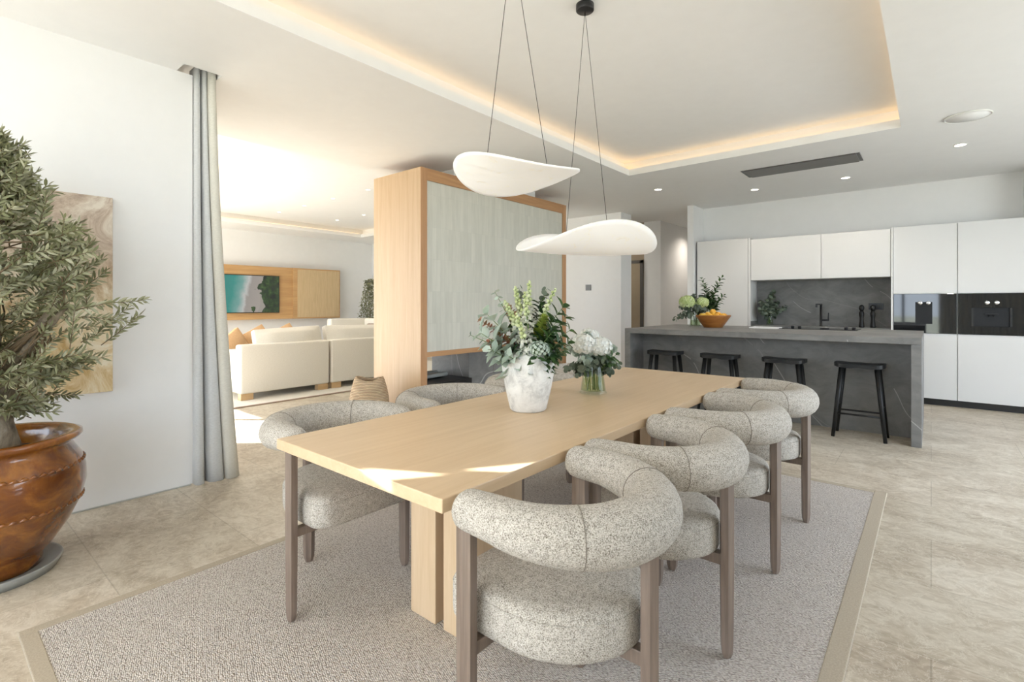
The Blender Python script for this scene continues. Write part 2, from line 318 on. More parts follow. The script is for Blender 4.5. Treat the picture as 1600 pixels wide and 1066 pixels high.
# window frames of the glazed fronts
fr = MB()
for x in (-11.58, -9.53, -7.52, -5.93): fr.box(x-.03, x+.03, 1.05, 1.12, 0, 2.75)
fr.box(-11.6, -5.9, 1.05, 1.12, 2.70, 2.75).box(-11.6, -5.9, 1.05, 1.12, 0, .03); window(1, fr)
fr = MB()
for x in (-4.04, -.6, 2.17): fr.box(x-.03, x+.03, -.98, -.92, 0, 2.85)
window(2, fr)
fr = MB()
for y in (2.43, 4.6, 6.77): fr.box(2.66, 2.72, y-.03, y+.03, 0, 2.8)
window(3, fr)  # added side opening out of view, placed to brighten the kitchen end
# outside: terrace, lawn, added unseen slabs that block the sun, with holes for sun patches
struct('terrace', MB().box(-22, 12, -8, -1.0, -.16, -.03).box(-22, -4.37, -1.0, 1.0, -.16, -.03).box(2.8, 12, -1.0, 14, -.16, -.03), 'terrace')
struct('ground', MB().box(-60, 60, -60, 60, -.4, -.2), 'lawn')
bm = bmesh.new()
def loop(pts):
    vs = [bm.verts.new((x, y, 3.25)) for x, y in pts]
    for i in range(len(vs)): bm.edges.new((vs[i], vs[(i+1) % len(vs)]))
dz = .25/.53
def hole(pts): loop([(x-.77*dz, y-.64*dz) for x, y in pts])  # holes shaped to drop sun patches on the dining table
loop([(-5.6, -1.02), (-9.0, -1.7), (-9.0, -6), (3.2, -6), (3.2, -1.02)])  # added slab out of view, keeps direct sun off the dining side
hole([(-4.36, -1.56), (-4.21, -1.33), (-4.23, -1.47)])
hole([(-4.39, -1.64), (-4.50, -1.80), (-4.62, -1.76)])
bmesh.ops.triangle_fill(bm, edges=bm.edges[:], use_beauty=True)
me = bpy.data.meshes.new('sun_block_slab'); bm.to_mesh(me); bm.free(); me.materials.append(MATS['sun_block_white'])
ro = bpy.data.objects.new('sun_block_slab', me); COL.objects.link(ro); ro['kind'] = 'structure'
struct('sun_block_strip', MB().box(-22, -5.6, -.28, 1.0, 3.0, 3.1), 'sun_block_white')  # added slab out of view, sets how far sun reaches the living room
# LED cove strips
def cove(r, nm, lab, sides='NEWS'):
    s = MB(); a, b, c_, d = r; g = G-.02; t = .018; z = ZC+.081
    if 'N' in sides: s.box(a-g, b+g, d+g-t, d+g, z, z+t)
    s.box(a-g, a-g+t, c_, d+g, z, z+t); s.box(b+g-t, b+g, c_, d+g, z, z+t)
    tag(s.build('cove_light_strip', nm), lab, 'light strip')
emis('led_living', (1, .62, .25), 2)
cove(D, 'led_warm', 'warm glowing light strip hidden in the dining ceiling recess'); 
s = MB(); s.box(Lv[0]-.1, Lv[0]-.082, Lv[2], Lv[3], ZC+.081, ZC+.1); s.box(Lv[0]-.1, Lv[1]+.1, Lv[3]+.082, Lv[3]+.1, ZC+.081, ZC+.1); tag(s.build('cove_light_strip', 'led_living'), 'faint warm light strip in the living room ceiling recess by far wall', 'light strip')
# downlights
LW = [50]
def downlight(x, y, z, r, label, group):
    t = thing('downlight', label, 'ceiling light', (x, y, z), 0, group)
    MB().lathe([(r, -.001), (r*1.18, -.001), (r*1.18, -.006), (r, -.006), (r, -.001)], 24).build('ring', 'white_plastic', t)
    MB().lathe([(0, -.003), (r, -.003), (r, -.0045), (0, -.0045)], 24).build('lamp_disc', 'lamp_disc', t)
    ld = bpy.data.lights.new('beam', 'SPOT'); ld.energy = LW[0]; ld.spot_size = 2.5; ld.spot_blend = 1; ld.shadow_soft_size = .04; ld.color = (1, .90, .78)
    lo = bpy.data.objects.new('beam', ld); COL.objects.link(lo); lo.parent = t; lo.location = (0, 0, -.02)
for (x, y), lb in zip([(-3.0, 6.86), (-1.94, 7.75), (-.854, 7.78), (.23, 6.93)], ['small round downlight in ceiling nearest the recess corner, left of the extractor', 'small round downlight in ceiling behind left end of the extractor', 'small round downlight in ceiling behind right end of the extractor', 'small round downlight in ceiling right of the extractor']):
    downlight(x, y, ZC, .047, lb, 'kitchen downlights')
LW[0] = 110
for x, y, lb in ((-3.6, 10.6, 'added unseen lamp brightening the hall corridor, beyond the pier'), (-5.3, 9.0, 'added unseen lamp brightening the passage by the tan door')): downlight(x, y, ZC, .047, lb, 'added hall lamps')  # lamps added out of view to lift the dark hall
LW[0] = 12
K = (ZU-1.3)/(ZC-1.3)
for i, y in enumerate((3.05, 4.21, 5.35)):
    for j, x in enumerate((-6.2, -7.13, -8.02, -8.91)):
        if x*K < Lv[0] or x*K > Lv[1]: continue
        downlight(x*K, y*K, ZU, .03, 'tiny living room downlight, %s row from the window, %s from the fireplace side' % (('first', 'second', 'third')[i], ('first', 'second', 'third', 'fourth')[j]), 'living room downlights')
t = thing('ceiling_speaker', 'flat round white speaker grille in the ceiling right of recess', 'speaker', (.245, 5.917, ZC))
MB().lathe([(0, -.001), (.15, -.001), (.15, -.008), (0, -.008)], 40).build('grille', 'ceiling_paint', t); MB().lathe([(.15, -.001), (.162, -.001), (.162, -.011), (.15, -.011), (.15, -.001)], 40).build('rim', 'white_plastic', t)
t = thing('extractor_hood', 'long dark grey extractor set flush in the kitchen ceiling', 'extractor hood', (-1.2, 6.76, ZC))
MB().box(-.61, .61, -.205, .205, -.006, -.001).build('frame', 'chrome', t); MB().box(-.57, .57, -.19, .19, -.016, -.006, .002).build('filter_panel', 'duct_grey', t)
MB().box(-.605, -.575, -.19, .19, -.009, -.006).build('slot', 'black_metal', t); MB().box(.575, .605, -.19, .19, -.009, -.006).build('slot', 'black_metal', t)

# ------------------------------------------------------------------ rugs
t = thing('area_rug', 'large beige woven rug with taped edge under the dining table', 'rug', (-1.5, 2.27, 0))
MB().box(-1.205, 1.205, -1.95, 1.95, .0, .011).build('weave', 'rug_weave', t)
b = MB(); b.box(-1.25, -1.2, -2.0, 2.0, 0, .013, .004).box(1.2, 1.27, -2.0, 2.0, 0, .013, .004).box(-1.2, 1.2, 1.945, 2.0, 0, .013, .004).box(-1.2, 1.2, -2.0, -1.945, 0, .013, .004); b.build('border_tape', 'rug_tape', t)
t = thing('living_rug', 'pale cream rug with thin brown edge under the sofa', 'rug', (-8.8, 4.9, 0))
MB().box(-2.15, 2.15, -2.65, 2.65, 0, .012).build('pile', 'living_rug', t); MB().box(2.15, 2.19, -2.65, 2.65, 0, .014).box(-2.19, 2.19, -2.69, -2.65, 0, .014).build('edge_binding', 'cushion_taupe', t)

# ------------------------------------------------------------------ dining table
RZ = .012
t = thing('dining_table', 'long pale oak dining table on slab legs', 'table', (-1.482, 2.357, RZ))
MB().box(-.475, .475, -1.4425, 1.4425, .728-RZ+.007, .775-RZ, .003).build('tabletop', 'oak_table', t)
for sy in (-1, 1):
    for x0 in (-.198, .002):
        y0, y1 = (-1.007, -.737) if sy < 0 else (.737, 1.007)
        MB().box(x0, x0+.153+(.03 if x0 > 0 else 0), y0, y1, 0, .735-RZ, .003).build('leg', 'oak_leg', t)
MB().box(-.2, .2, -.735, .735, .66, .722).build('beam', 'oak_leg', t)

# ------------------------------------------------------------------ dining chairs (front toward -x)
def make_chair(label, group):
    t = thing('dining_chair', label, 'chair', (0, 0, RZ), 0, group)
    hw = .272; pts = []; rad = []
    n1 = 5
    for i in range(n1): u = i/n1; pts.append((-.10+u*.10, hw, .742-RZ)); rad.append(.055+.001*i)
    for i in range(29):
        a = PI/2 - PI*i/28; u = math.cos(a); pts.append((hw*math.cos(a)*1.02, hw*math.sin(a), (.742-.022*u)-RZ)); rad.append(.06+.021*u)
    for i in range(n1): u = 1-(i+1)/n1; pts.append((-.10+u*.10, -hw, .742-RZ)); rad.append(.055+.001*(n1-1-i))
    br = MB().tube(pts, rad, 20, False, True).build('backrest', 'boucle', t)
    for a in (-PI/4, PI/4):
        u = math.cos(a); cx, cy, cz, rr = hw*u*1.02, hw*math.sin(a), (.742-.022*u)-RZ, .0605+.021*u; ra = Vector((math.cos(a), math.sin(a), 0))
        MB().tube([Vector((cx, cy, cz))+ra*rr*math.cos(k*PI/12)+Vector((0, 0, rr*math.sin(k*PI/12))) for k in range(25)], .0013, 5, False).build('seam', 'seam_thread', t)
    out = [] ; hwS = .243
    for k in range(25): a = -PI/2+PI*k/24; out.append((.262*math.cos(a)*1.0, hwS*math.sin(a)))
    for cx, cy, a0 in ((-.17, hwS-.07, PI/2), (-.17, -hwS+.07, PI)):
        for k in range(7): a = a0+PI/2*k/6; out.append((cx+.07*math.cos(a), cy+.07*math.sin(a)))
    MB().loft(out, [(.92, .374), (.975, .380), (.995, .392), (1.0, .41), (1.0, .465), (.99, .485), (.965, .497), (.92, .503), (.8, .509), (.5, .516), (.2, .518)]).build('seat', 'boucle', t)
    MB().tube([(x*.995, y*.995, .478) for x, y in out]+[(out[0][0]*.995, out[0][1]*.995, .478)], .0022, 5, False).build('piping', 'boucle', t)
    def leg(x, y, rot, top):
        b = MB(); pr = []
        for z, k in ((0, .55), (.02, .8), (.05, .9), (.3, 1), (top, 1)):
            for (px, py) in ((-.021, -.012), (0, -.023), (.021, -.012), (.021, .012), (0, .023), (-.021, .012)): pr.append((px*k*1.25, py*k*1.1, z))
        fs = [tuple(i*6+q for q in (k, (k+1) % 6)) + tuple((i+1)*6+q for q in ((k+1) % 6, k)) for i in range(4) for k in range(6)]
        fs += [tuple(reversed(range(6))), tuple(range(24, 30))]
        b.add(pr, fs); return b.build('leg', 'taupe_wood', t, (x, y, 0), (0, 0, rot))
    leg(-.10, .285, 0, .69); leg(-.10, -.285, 0, .69); leg(.292, 0, PI/2, .66)
    MB().box(-.115, -.085, -.27, .27, .335, .372, .003).build('seat_rail', 'taupe_wood', t)
    MB().box(-.085, .28, -.018, .018, .335, .375, .003).build('seat_rail', 'taupe_wood', t)
    return t
CG = 'boucle dining chairs around the table'
chairs = [(-.86, 1.245, 0, 'tweed tub chair nearest the camera at right side of oak table'),
          (-.865, 1.912, 0, 'tweed tub chair second from camera along the right side of oak table'),
          (-.865, 2.655, 0, 'tweed tub chair third from camera along the right side of oak table'),
          (-.86, 3.39, 0, 'tweed tub chair farthest along the right side, before the bar stools'),
          (-2.10, 1.28, PI, 'tweed tub chair at near left corner of oak table, closest to the curtain'),
          (-2.10, 2.02, PI, 'tweed tub chair on the left side of table, beside the woven basket'),
          (-2.10, 2.76, PI, 'tweed tub chair behind the white vase on the left of table'),
          (-2.10, 3.45, PI, 'tweed tub chair at far left of table, behind the glass vase')]
c0 = make_chair(chairs[0][3], CG); c0.location = (chairs[0][0], chairs[0][1], RZ)
for x, y, r, lb in chairs[1:]:
    c = copy_tree(c0); c.location = (x, y, RZ); c.rotation_euler = (0, 0, r); c['label'] = lb

# ------------------------------------------------------------------ island
t = thing('kitchen_island', 'dark grey veined stone kitchen island with waterfall ends', 'island', (-1.53, 6.65, 0))
IX0, IX1 = -1.465, 1.465
MB().box(IX0, IX1, -.82, .85, .93, .99, .002).build('countertop', 'dark_stone', t)
MB().box(IX1-.075, IX1, -.82, .85, 0, .93, .002).build('end_panel', 'dark_stone', t); MB().box(IX0, IX0+.075, -.82, .85, 0, .93, .002).build('end_panel', 'dark_stone', t)
MB().box(IX0+.075, IX1-.075, -.44, .80, 0, .93).build('front_panel', 'dark_stone', t)
t = thing('induction_hob', 'black glass hob with knobs on the island top', 'hob', (-1.05, 7.13, .99))
MB().box(-.42, .40, -.17, .25, 0, .006, .001).build('glass_plate', 'black_glass', t)
for x in (-.33, -.25, .25, .33): MB().lathe([(.02, .006), (.02, .022), (.016, .026), (0, .026)], 16, (x, .2, 0)).build('knob', 'black_metal', t)
t = thing('serving_tray', 'flat white rectangular tray on island beside the hob', 'tray', (-1.62, 6.98, .99))
MB().box(-.16, .16, -.14, .14, 0, .006, .002).build('base', 'paper', t); MB().box(-.16, -.15, -.14, .14, .006, .014).box(.15, .16, -.14, .14, .006, .014).box(-.15, .15, -.14, -.13, .006, .014).box(-.15, .15, .13, .14, .006, .014).build('rim', 'paper', t)

# bar stools
def make_stool(label):
    t = thing('bar_stool', label, 'stool', (0, 0, 0), 0, 'black bar stools at the island')
    nx, ny = 20, 8; vs = []; fs = []
    def H(x, y): return .722+.028*(abs(x)/.21)**2*.6 + .012*math.exp(-(x/.06)**2)*(1 if y < 0 else .4)-.012
    def E(u, v_):
        x = -.205+.41*u; hy = .15*math.sqrt(max(.0, 1-(abs(x)/.205)**4))*.55+.065; return x, -hy+2*hy*v_
    for side in (0, 1):
        for i in range(nx+1):
            for j in range(ny+1): x, y = E(i/nx, j/ny); z = H(x, y); vs.append((x, y, z if side == 0 else z-.036))
    N = (nx+1)*(ny+1); g = lambda s_, i, j: s_*N+i*(ny+1)+j
    for i in range(nx):
        for j in range(ny): fs += [(g(0, i, j), g(0, i+1, j), g(0, i+1, j+1), g(0, i, j+1)), (g(1, i, j+1), g(1, i+1, j+1), g(1, i+1, j), g(1, i, j))]
        fs += [(g(0, i, 0), g(1, i, 0), g(1, i+1, 0), g(0, i+1, 0)), (g(0, i+1, ny), g(1, i+1, ny), g(1, i, ny), g(0, i, ny))]
    for j in range(ny): fs += [(g(0, 0, j+1), g(1, 0, j+1), g(1, 0, j), g(0, 0, j)), (g(0, nx, j), g(1, nx, j), g(1, nx, j+1), g(0, nx, j+1))]
    MB().add(vs, fs, False).build('seat', 'black_wood', t)
    for sx in (-1, 1):
        for sy in (-1, 1): MB().tube([(sx*.208, sy*.135, 0), (sx*.14, sy*.075, .70)], [.016, .024], 12).build('leg', 'black_wood', t)
    for sy in (-1, 1): MB().tube([(-.188, sy*.117, .23), (.188, sy*.117, .23)], .009, 10).build('footrest', 'black_wood', t)
    for sx in (-1, 1): MB().tube([(sx*.18, -.11, .30), (sx*.18, .11, .30)], .009, 10).build('stretcher', 'black_wood', t)
    return t
s0 = make_stool('black saddle-seat bar stool at right end of the island, fully visible')
s0.location = (-.535, 5.95, 0)
for x, lb in ((-1.2, 'black saddle-seat bar stool second from the right end of island'), (-1.86, 'black saddle-seat bar stool second from the left end of island'), (-2.51, 'black saddle-seat bar stool at left end of the island by the pale wall')):
    c = copy_tree(s0); c.location = (x, 5.95, 0); c['label'] = lb

# ------------------------------------------------------------------ kitchen run
YK = 8.4
def cab(name, label, x0, x1, z0, z1, doors, group=None, depth=.4, body='cabinet_white'):
    t = thing(name, label, 'cabinet', ((x0+x1)/2, YK, z0), 0, group); cx = (x0+x1)/2
    MB().box(x0-cx, x1-cx, .021, depth-.002, 0, z1-z0).build('body', body, t)
    for a, b, c_, d in doors: MB().box(a-cx+.0015, b-cx-.0015, 0, .02, c_-z0+.0015, d-z0-.0015, .0015).build('door', 'cabinet_white', t)
    return t
cab('tall_cabinet', 'tall white cupboard at left end of the kitchen wall', -3.0, -2.20, .085, 2.33, [(-2.99, -2.20, .085, 2.33)])
MB().box(-3.0, .93, YK+.05, 8.78, 0, .085).build('plinth', 'plinth_black'); tag(bpy.data.objects['plinth'], 'black recessed plinth under the kitchen cabinets', 'plinth')
pn = MB().box(-2.195, -2.165, YK, 8.798, .085, 2.325).build('side_panel', 'cabinet_white'); tag(pn, 'narrow white panel beside the left tall cupboard', 'panel')
cab('wall_cabinet', 'white wall cupboard above the sink plant, left of the pair', -2.16, -1.218, 1.665, 2.305, [(-2.16, -1.218, 1.665, 2.305)], 'wall cupboards over worktop')
cab('wall_cabinet', 'white wall cupboard above tap and mills, right of the pair', -1.216, -.415, 1.665, 2.305, [(-1.216, -.415, 1.665, 2.305)], 'wall cupboards over worktop')
pn = MB().box(-.412, -.39, YK-.01, 8.798, .085, 2.325).build('side_panel', 'cabinet_white'); tag(pn, 'narrow white panel between worktop and oven cupboards', 'panel')
cab('base_cabinet', 'dark base cupboard below the rear worktop, left half', -2.16, -1.29, .085, .93, [], 'base cupboards behind island', body='dark_stone')
cab('base_cabinet', 'dark base cupboard below the rear worktop, right half', -1.288, -.415, .085, .93, [], 'base cupboards behind island', body='dark_stone')
tag(MB().box(-2.163, -.414, YK+.005, 8.778, .931, .97, .002).build('worktop', 'dark_stone'), 'dark stone worktop running along the kitchen wall', 'worktop')
tag(MB().box(-2.163, -.414, 8.78, 8.798, .931, 1.663).build('backsplash', 'dark_stone'), 'dark veined stone splashback behind the tap', 'splashback')
tag(MB().box(-2.163, -2.15, YK+.005, 8.779, .971, 1.03).build('upstand', 'dark_stone'), 'short dark stone upstand beside left tall cupboard', 'upstand')
cab('tall_cabinet', 'tall white cupboard housing the oven, next to worktop', -.388, .25, .085, 2.32, [(-.388, .25, 1.432, 2.32), (-.388, .25, .085, .920)], 'oven cupboards')
cab('tall_cabinet', 'tall white cupboard housing the coffee machine, at right edge', .254, .925, .085, 2.32, [(.254, .89, 1.432, 2.32), (.254, .89, .085, .920), (.892, .925, .085, 2.32)], 'oven cupboards')
t = thing('oven', 'black glass built-in oven left of the coffee machine', 'oven', (-.069, YK-.012, .923))
MB().box(-.315, .315, 0, .03, 0, .506, .002).build('glass_front', 'black_glass', t); MB().box(-.09, .08, -.001, 0, .12, .40).build('display', 'dark_panel', t)
for x in (-.04, .04): MB().lathe([(.024, 0), (.024, .016), (.019, .02), (0, .02)], 24).build('knob', 'chrome', t, (x, 0, .389), (PI/2, 0, 0))
t = thing('coffee_machine', 'black glass built-in coffee machine with recessed spout niche', 'coffee machine', (.572, YK-.012, .923))
f_ = MB().box(-.315, -.19, 0, .03, 0, .506).box(.17, .315, 0, .03, 0, .506).box(-.19, .17, 0, .03, .33, .506).box(-.19, .17, 0, .03, 0, .10); f_.build('glass_front', 'black_glass', t)
MB().box(-.19, .17, .024, .03, .1, .33).build('niche', 'dark_panel', t); MB().box(-.19, -.17, .001, .024, .10, .33).box(.15, .17, .001, .024, .10, .33).build('niche_side', 'plinth_black', t)
MB().box(-.07, .05, .002, .022, .245, .262, .002).tube([(-.03, .012, .245), (-.03, .012, .22)], .006).tube([(.01, .012, .245), (.01, .012, .22)], .006).build('spout', 'black_metal', t)
for x in (-.05, .035): MB().lathe([(.024, 0), (.024, .016), (.019, .02), (0, .02)], 24).build('knob', 'chrome', t, (x, 0, .392), (PI/2, 0, 0))
t = thing('kitchen_tap', 'matt black square-neck tap on the rear worktop', 'tap', (-1.25, 8.62, .97))
MB().lathe([(.022, 0), (.022, .01), (.016, .014), (.016, .33), (0, .33)], 16).build('column', 'black_metal', t); MB().box(-.045, .015, -.16, .012, .315, .333, .003).box(-.045, -.02, -.165, -.14, .28, .32).build('spout', 'black_metal', t)
MB().tube([(0, 0, .09), (.10, 0, .09)], .014, 12).tube([(.09, 0, .09), (.095, 0, .20)], .007, 8).build('handle', 'black_metal', t)
mill = [(.032, 0), (.034, .015), (.03, .04), (.024, .09), (.022, .13), (.03, .17), (.032, .20), (.022, .225), (.02, .235), (.03, .25), (.033, .275), (.028, .30), (.012, .315), (0, .318)]
for x, lb in ((-.75, 'tall black pepper mill, left of the pair by the socket'), (-.62, 'tall black pepper mill, right of the pair, before the socket')):
    t = thing('pepper_mill', lb, 'pepper mill', (x, 8.55, .97), 0, 'pepper mills'); MB().lathe(mill[:9], 20).build('body', 'black_wood', t); MB().lathe(mill[8:], 20).build('head', 'black_wood', t)
t = thing('power_socket', 'black double power socket on the stone splashback', 'socket', (-.60, 8.778, 1.265)); MB().box(-.085, .085, -.01, 0, -.045, .045, .002).build('plate', 'black_metal', t); MB().box(-.07, -.01, -.012, -.01, -.03, .03).box(.01, .07, -.012, -.01, -.03, .03).build('insert', 'plinth_black', t)
t = thing('light_switch', 'small grey square switch plate on white wall', 'switch', (-4.92, 8.13, 1.605)); MB().box(-.06, .06, -.01, 0, -.055, .055, .002).build('plate', 'duct_grey', t)
MB().box(-.05, -.002, -.013, -.01, -.045, .045).box(.002, .05, -.013, -.01, -.045, .045).build('button', 'duct_grey', t)

# ------------------------------------------------------------------ fireplace divider
t = thing('fireplace_divider', 'freestanding oak-framed fireplace partition faced with pale glazed tiles', 'fireplace', (-4.71, 4.99, 0))
FX0, FX1, FY0, FY1, FZ = -.43, .43, -1.42, 1.42, 2.80
MB().box(FX0, FX1, FY0, FY0+.085, 0, FZ, .002).build('side_panel', 'oak_panel', t); MB().box(FX0, FX1, FY1-.085, FY1, 0, FZ, .002).build('side_panel', 'oak_panel', t)
MB().box(FX1, FX1+.006, FY0, FY0+.09, 0, FZ).build('front_stile', 'oak_frame', t); MB().box(FX1, FX1+.006, FY1-.09, FY1, 0, FZ).build('front_stile', 'oak_frame', t)
MB().box(FX0, FX1+.004, FY0+.086, FY1-.086, FZ-.13, FZ).build('top_rail', 'oak_frame_y', t); MB().box(FX0, FX1+.004, FY0+.086, FY1-.086, .71, .765).build('lower_rail', 'oak_frame_y', t)
MB().box(FX1-.06, FX1-.012, FY0+.086, FY1-.086, .766, FZ-.131).build('tile_panel', 'zellige', t); MB().box(FX0+.012, FX0+.06, FY0+.086, FY1-.086, .766, FZ-.131).build('tile_panel', 'zellige', t)
MB().box(FX0+.1, FX1-.08, -.59, -.14, .0, .709).build('stone_core', 'dark_stone', t); MB().box(FX0+.1, FX1-.08, -.132, 1.33, .0, .709).build('stone_core', 'dark_stone', t)
MB().box(FX0+.02, FX1-.02, FY0+.086, -.6, 0, .40).build('hearth', 'plinth_black', t)
lg = MB()
for k in range(4): lg.tube([(-.1+.07*k, -1.2, .43), (-.15+.09*k, -.75, .43+.01*(k % 2))], .028, 8)
lg.build('log_set', 'saucer_grey', t)
struct('column', MB().box(-4.95, -4.45, 4.23, 5.86, 2.801, ZC), 'wall_paint')
# basket
t = thing('woven_basket', 'squat woven reed basket pinched at top, beside the oak partition', 'basket', (-4.72, 3.22, 0))
n = 32; vs = []; fs = []; prof = [(.17, 0), (.205, .03), (.215, .15), (.205, .28), (.185, .38), (.16, .46), (.145, .49)]
prof2 = prof+[(.132, .487), (.15, .42), (.19, .28), (.19, .05), (.0, .045)]
for i, (r, z) in enumerate(prof2):
    for k in range(n):
        a = 2*PI*k/n; fl = 1 - (.35*(z/.49)**2)*abs(math.sin(a))**2; dzz = .02*math.cos(2*a)*(z/.49)**3; vs.append((r*1.05*math.cos(a+.7)*(1), r*math.sin(a+.7)*fl, z+dzz))
for i in range(len(prof2)-1):
    for k in range(n): k2 = (k+1) % n; fs.append((i*n+k, i*n+k2, (i+1)*n+k2, (i+1)*n+k))
fs.append(tuple(reversed(range(n)))); MB().add(vs, fs, True).build('weave', 'basket_reed', t)

# ------------------------------------------------------------------ living room
def soft(name, x, y, z, b, mat, par, loc=(0, 0, 0), rot=(0, 0, 0), puff=0):
    bm = bmesh.new(); bmesh.ops.create_cube(bm, size=1); bmesh.ops.subdivide_edges(bm, edges=bm.edges[:], cuts=5, use_grid_fill=True)
    for q in bm.verts:
        u = q.co*2; p = Vector((q.co.x*x, q.co.y*y, q.co.z*z))
        m_ = max(x, y, z); thin = (x, y, z).index(min(x, y, z)); o1, o2 = [k for k in range(3) if k != thin]
        k = (1-u[o1]**4)*(1-u[o2]**4); p[thin] *= (1-puff)+puff*1.25*k
        q.co = p
    mb = MB().bm(bm, True); o = mb.build(name, mat, par, loc, rot)
    bv = o.modifiers.new('bevel', 'BEVEL'); bv.width = b; bv.segments = 3; bv.limit_method = 'ANGLE'; sub(o, 1); return o
LZ = .013
def sofa_unit(label, y0, y1, side):
    L = y1-y0; t = thing('sofa_section', label, 'sofa', (-7.5, (y0+y1)/2, LZ), 0, 'cream sectional sofa')
    MB().box(.33, .5, -L/2+.004, L/2-.004, .085, .74, .03).build('back_frame', 'linen', t); MB().box(-.5, .325, -L/2+.004, L/2-.004, .085, .34, .03).build('base', 'linen', t)
    soft('seat_cushion', .8, L-(.14 if side else .02), .16, .03, 'linen', t, (-.10, .05 if side else 0, .42), puff=.15)
    soft('back_cushion', .28, L-(.30 if side else .05), .48, .03, 'linen', t, (.27, .13 if side else .01, .70), (.03 if side else -.02, -.28, 0), puff=.6)
    if side: MB().box(-.5, .325, -L/2+.004, -L/2+.14, .345, .66, .03).build('arm', 'linen', t)
    for a in (-1, 1):
        MB().box(.38, .48, a*(L/2-.10)-.08, a*(L/2-.10)+.08, 0, .085).build('foot', 'oak_foot', t); MB().box(-.48, -.38, a*(L/2-.10)-.08, a*(L/2-.10)+.08, 0, .085).build('foot', 'oak_foot', t)
sofa_unit('cream linen sofa section nearest the window, sunlit end', 2.79, 4.08, True)
sofa_unit('cream linen sofa section partly hidden behind the oak partition', 4.10, 5.42, False)
t = thing('armchair', 'cream high-backed sofa piece facing back, by the media wall', 'armchair', (-9.3, 6.2, LZ))
MB().box(-.45, .45, .30, .5, .085, .97, .05).build('backrest', 'linen', t); MB().box(-.45, .45, -.5, .3, .085, .42, .04).build('seat', 'linen', t); MB().box(-.62, -.45, -.5, .5, .085, .97, .04).build('arm', 'linen', t); MB().box(.45, .62, -.5, .5, .085, .62, .04).build('arm', 'linen', t)
[MB().box(x-.05, x+.05, y-.05, y+.05, 0, .085).build('foot', 'oak_foot', t) for x in (-.45, .45) for y in (-.35, .35)]
for i, (x, y, rz, mt, lb, z) in enumerate([(-7.60, 2.98, .5, 'cushion_tan', 'tan cushion leaning at the window end of sofa', .74), (-7.75, 3.34, .1, 'cushion_tan', 'tan cushion in the middle of the sunlit sofa', .77), (-7.75, 3.75, -.1, 'cushion_tan', 'tan cushion near the gap between the sofa sections', .78)]):
    tag(soft('scatter_cushion', .15, .42, .42, .02, mt, None, (x, y, z-.05), (.45, -.3, rz), puff=.6), lb, 'cushion', 'tan cushions on sofa')
tag(soft('scatter_cushion', .46, .14, .42, .02, 'cushion_taupe', None, (-8.95, 6.3, .68), (.2, 0, .2), puff=.6), 'brown cushion on the cream seat by the media wall', 'cushion')
t = thing('media_unit', 'wide wall-hung oak media unit with rattan sliding door', 'media unit', (-11.8, 5.3, .95))
MB().box(.002, .20, -1.75, 1.72, 0, 1.2, .003).build('back_panel', 'oak_media', t); MB().box(.20, .235, .50, 1.72, 0, 1.2, .002).build('frame', 'oak_media', t); MB().box(.235, .245, .60, 1.69, .03, 1.17).build('rattan_door', 'rattan', t)
t2 = thing('television', 'wall television showing an aerial view of a beach', 'television', (-11.595, 4.72, 1.52))
MB().box(0, .03, -.75, .75, -.42, .42, .003).build('casing', 'black_metal', t2); MB().box(.03, .032, -.735, .735, -.405, .405).build('screen', 'screen', t2)

# ------------------------------------------------------------------ painting & curtains
t = thing('abstract_painting', 'unframed beige and gold abstract canvas behind the olive tree', 'painting', (-4.07, .235, 1.36))
MB().box(.001, .035, -.6, .6, -.62, .62, .003).build('canvas', 'painting', t)
def curtain(name, lab, mat, path0, path1, z1=3.0, z0=.012):
    n = 14; vs = []; fs = []; m_ = len(path0)
    for i in range(n+1):
        u = i/n; e = u**1.5
        for (a, b), (c_, d) in zip(path1, path0): vs.append((a+(c_-a)*e, b+(d-b)*e, z1+(z0-z1)*u))
    for i in range(n):
        for k in range(m_-1): fs.append((i*m_+k, i*m_+k+1, (i+1)*m_+k+1, (i+1)*m_+k))
    o = MB().add(vs, fs, True).build(name, mat); md = o.modifiers.new('thick', 'SOLIDIFY'); md.thickness = .004
    tag(o, lab, 'curtain')
def zig(y0, y1, x0, x1, folds, seed):
    rnd = random.Random(seed); pts = []
    for k in range(folds*8+1):
        u = k/(folds*8); ph = 2*PI*folds*u; pts.append(((x0+x1)/2+(x1-x0)/2*math.cos(ph)*(1+.1*rnd.random()), y0+(y1-y0)*u+.008*math.sin(2*ph)))
    return pts
curtain('sheer_curtain', 'pale blue-grey sheer curtain gathered at end of the white wall', 'curtain_sheer',
    [(-4.16, 1.305), (-4.03, 1.302), (-4.0, 1.306), (-3.99, 1.32), (-3.995, 1.345), (-4.03, 1.36), (-4.08, 1.372), (-4.05, 1.382), (-4.0, 1.392), (-3.985, 1.41), (-3.98, 1.455), (-3.99, 1.475), (-4.05, 1.482)],
    [(-4.16, 1.312), (-4.07, 1.31), (-4.05, 1.313), (-4.04, 1.325), (-4.045, 1.335), (-4.07, 1.342), (-4.12, 1.35), (-4.09, 1.354), (-4.05, 1.358), (-4.04, 1.362), (-4.035, 1.372), (-4.04, 1.378), (-4.10, 1.382)])
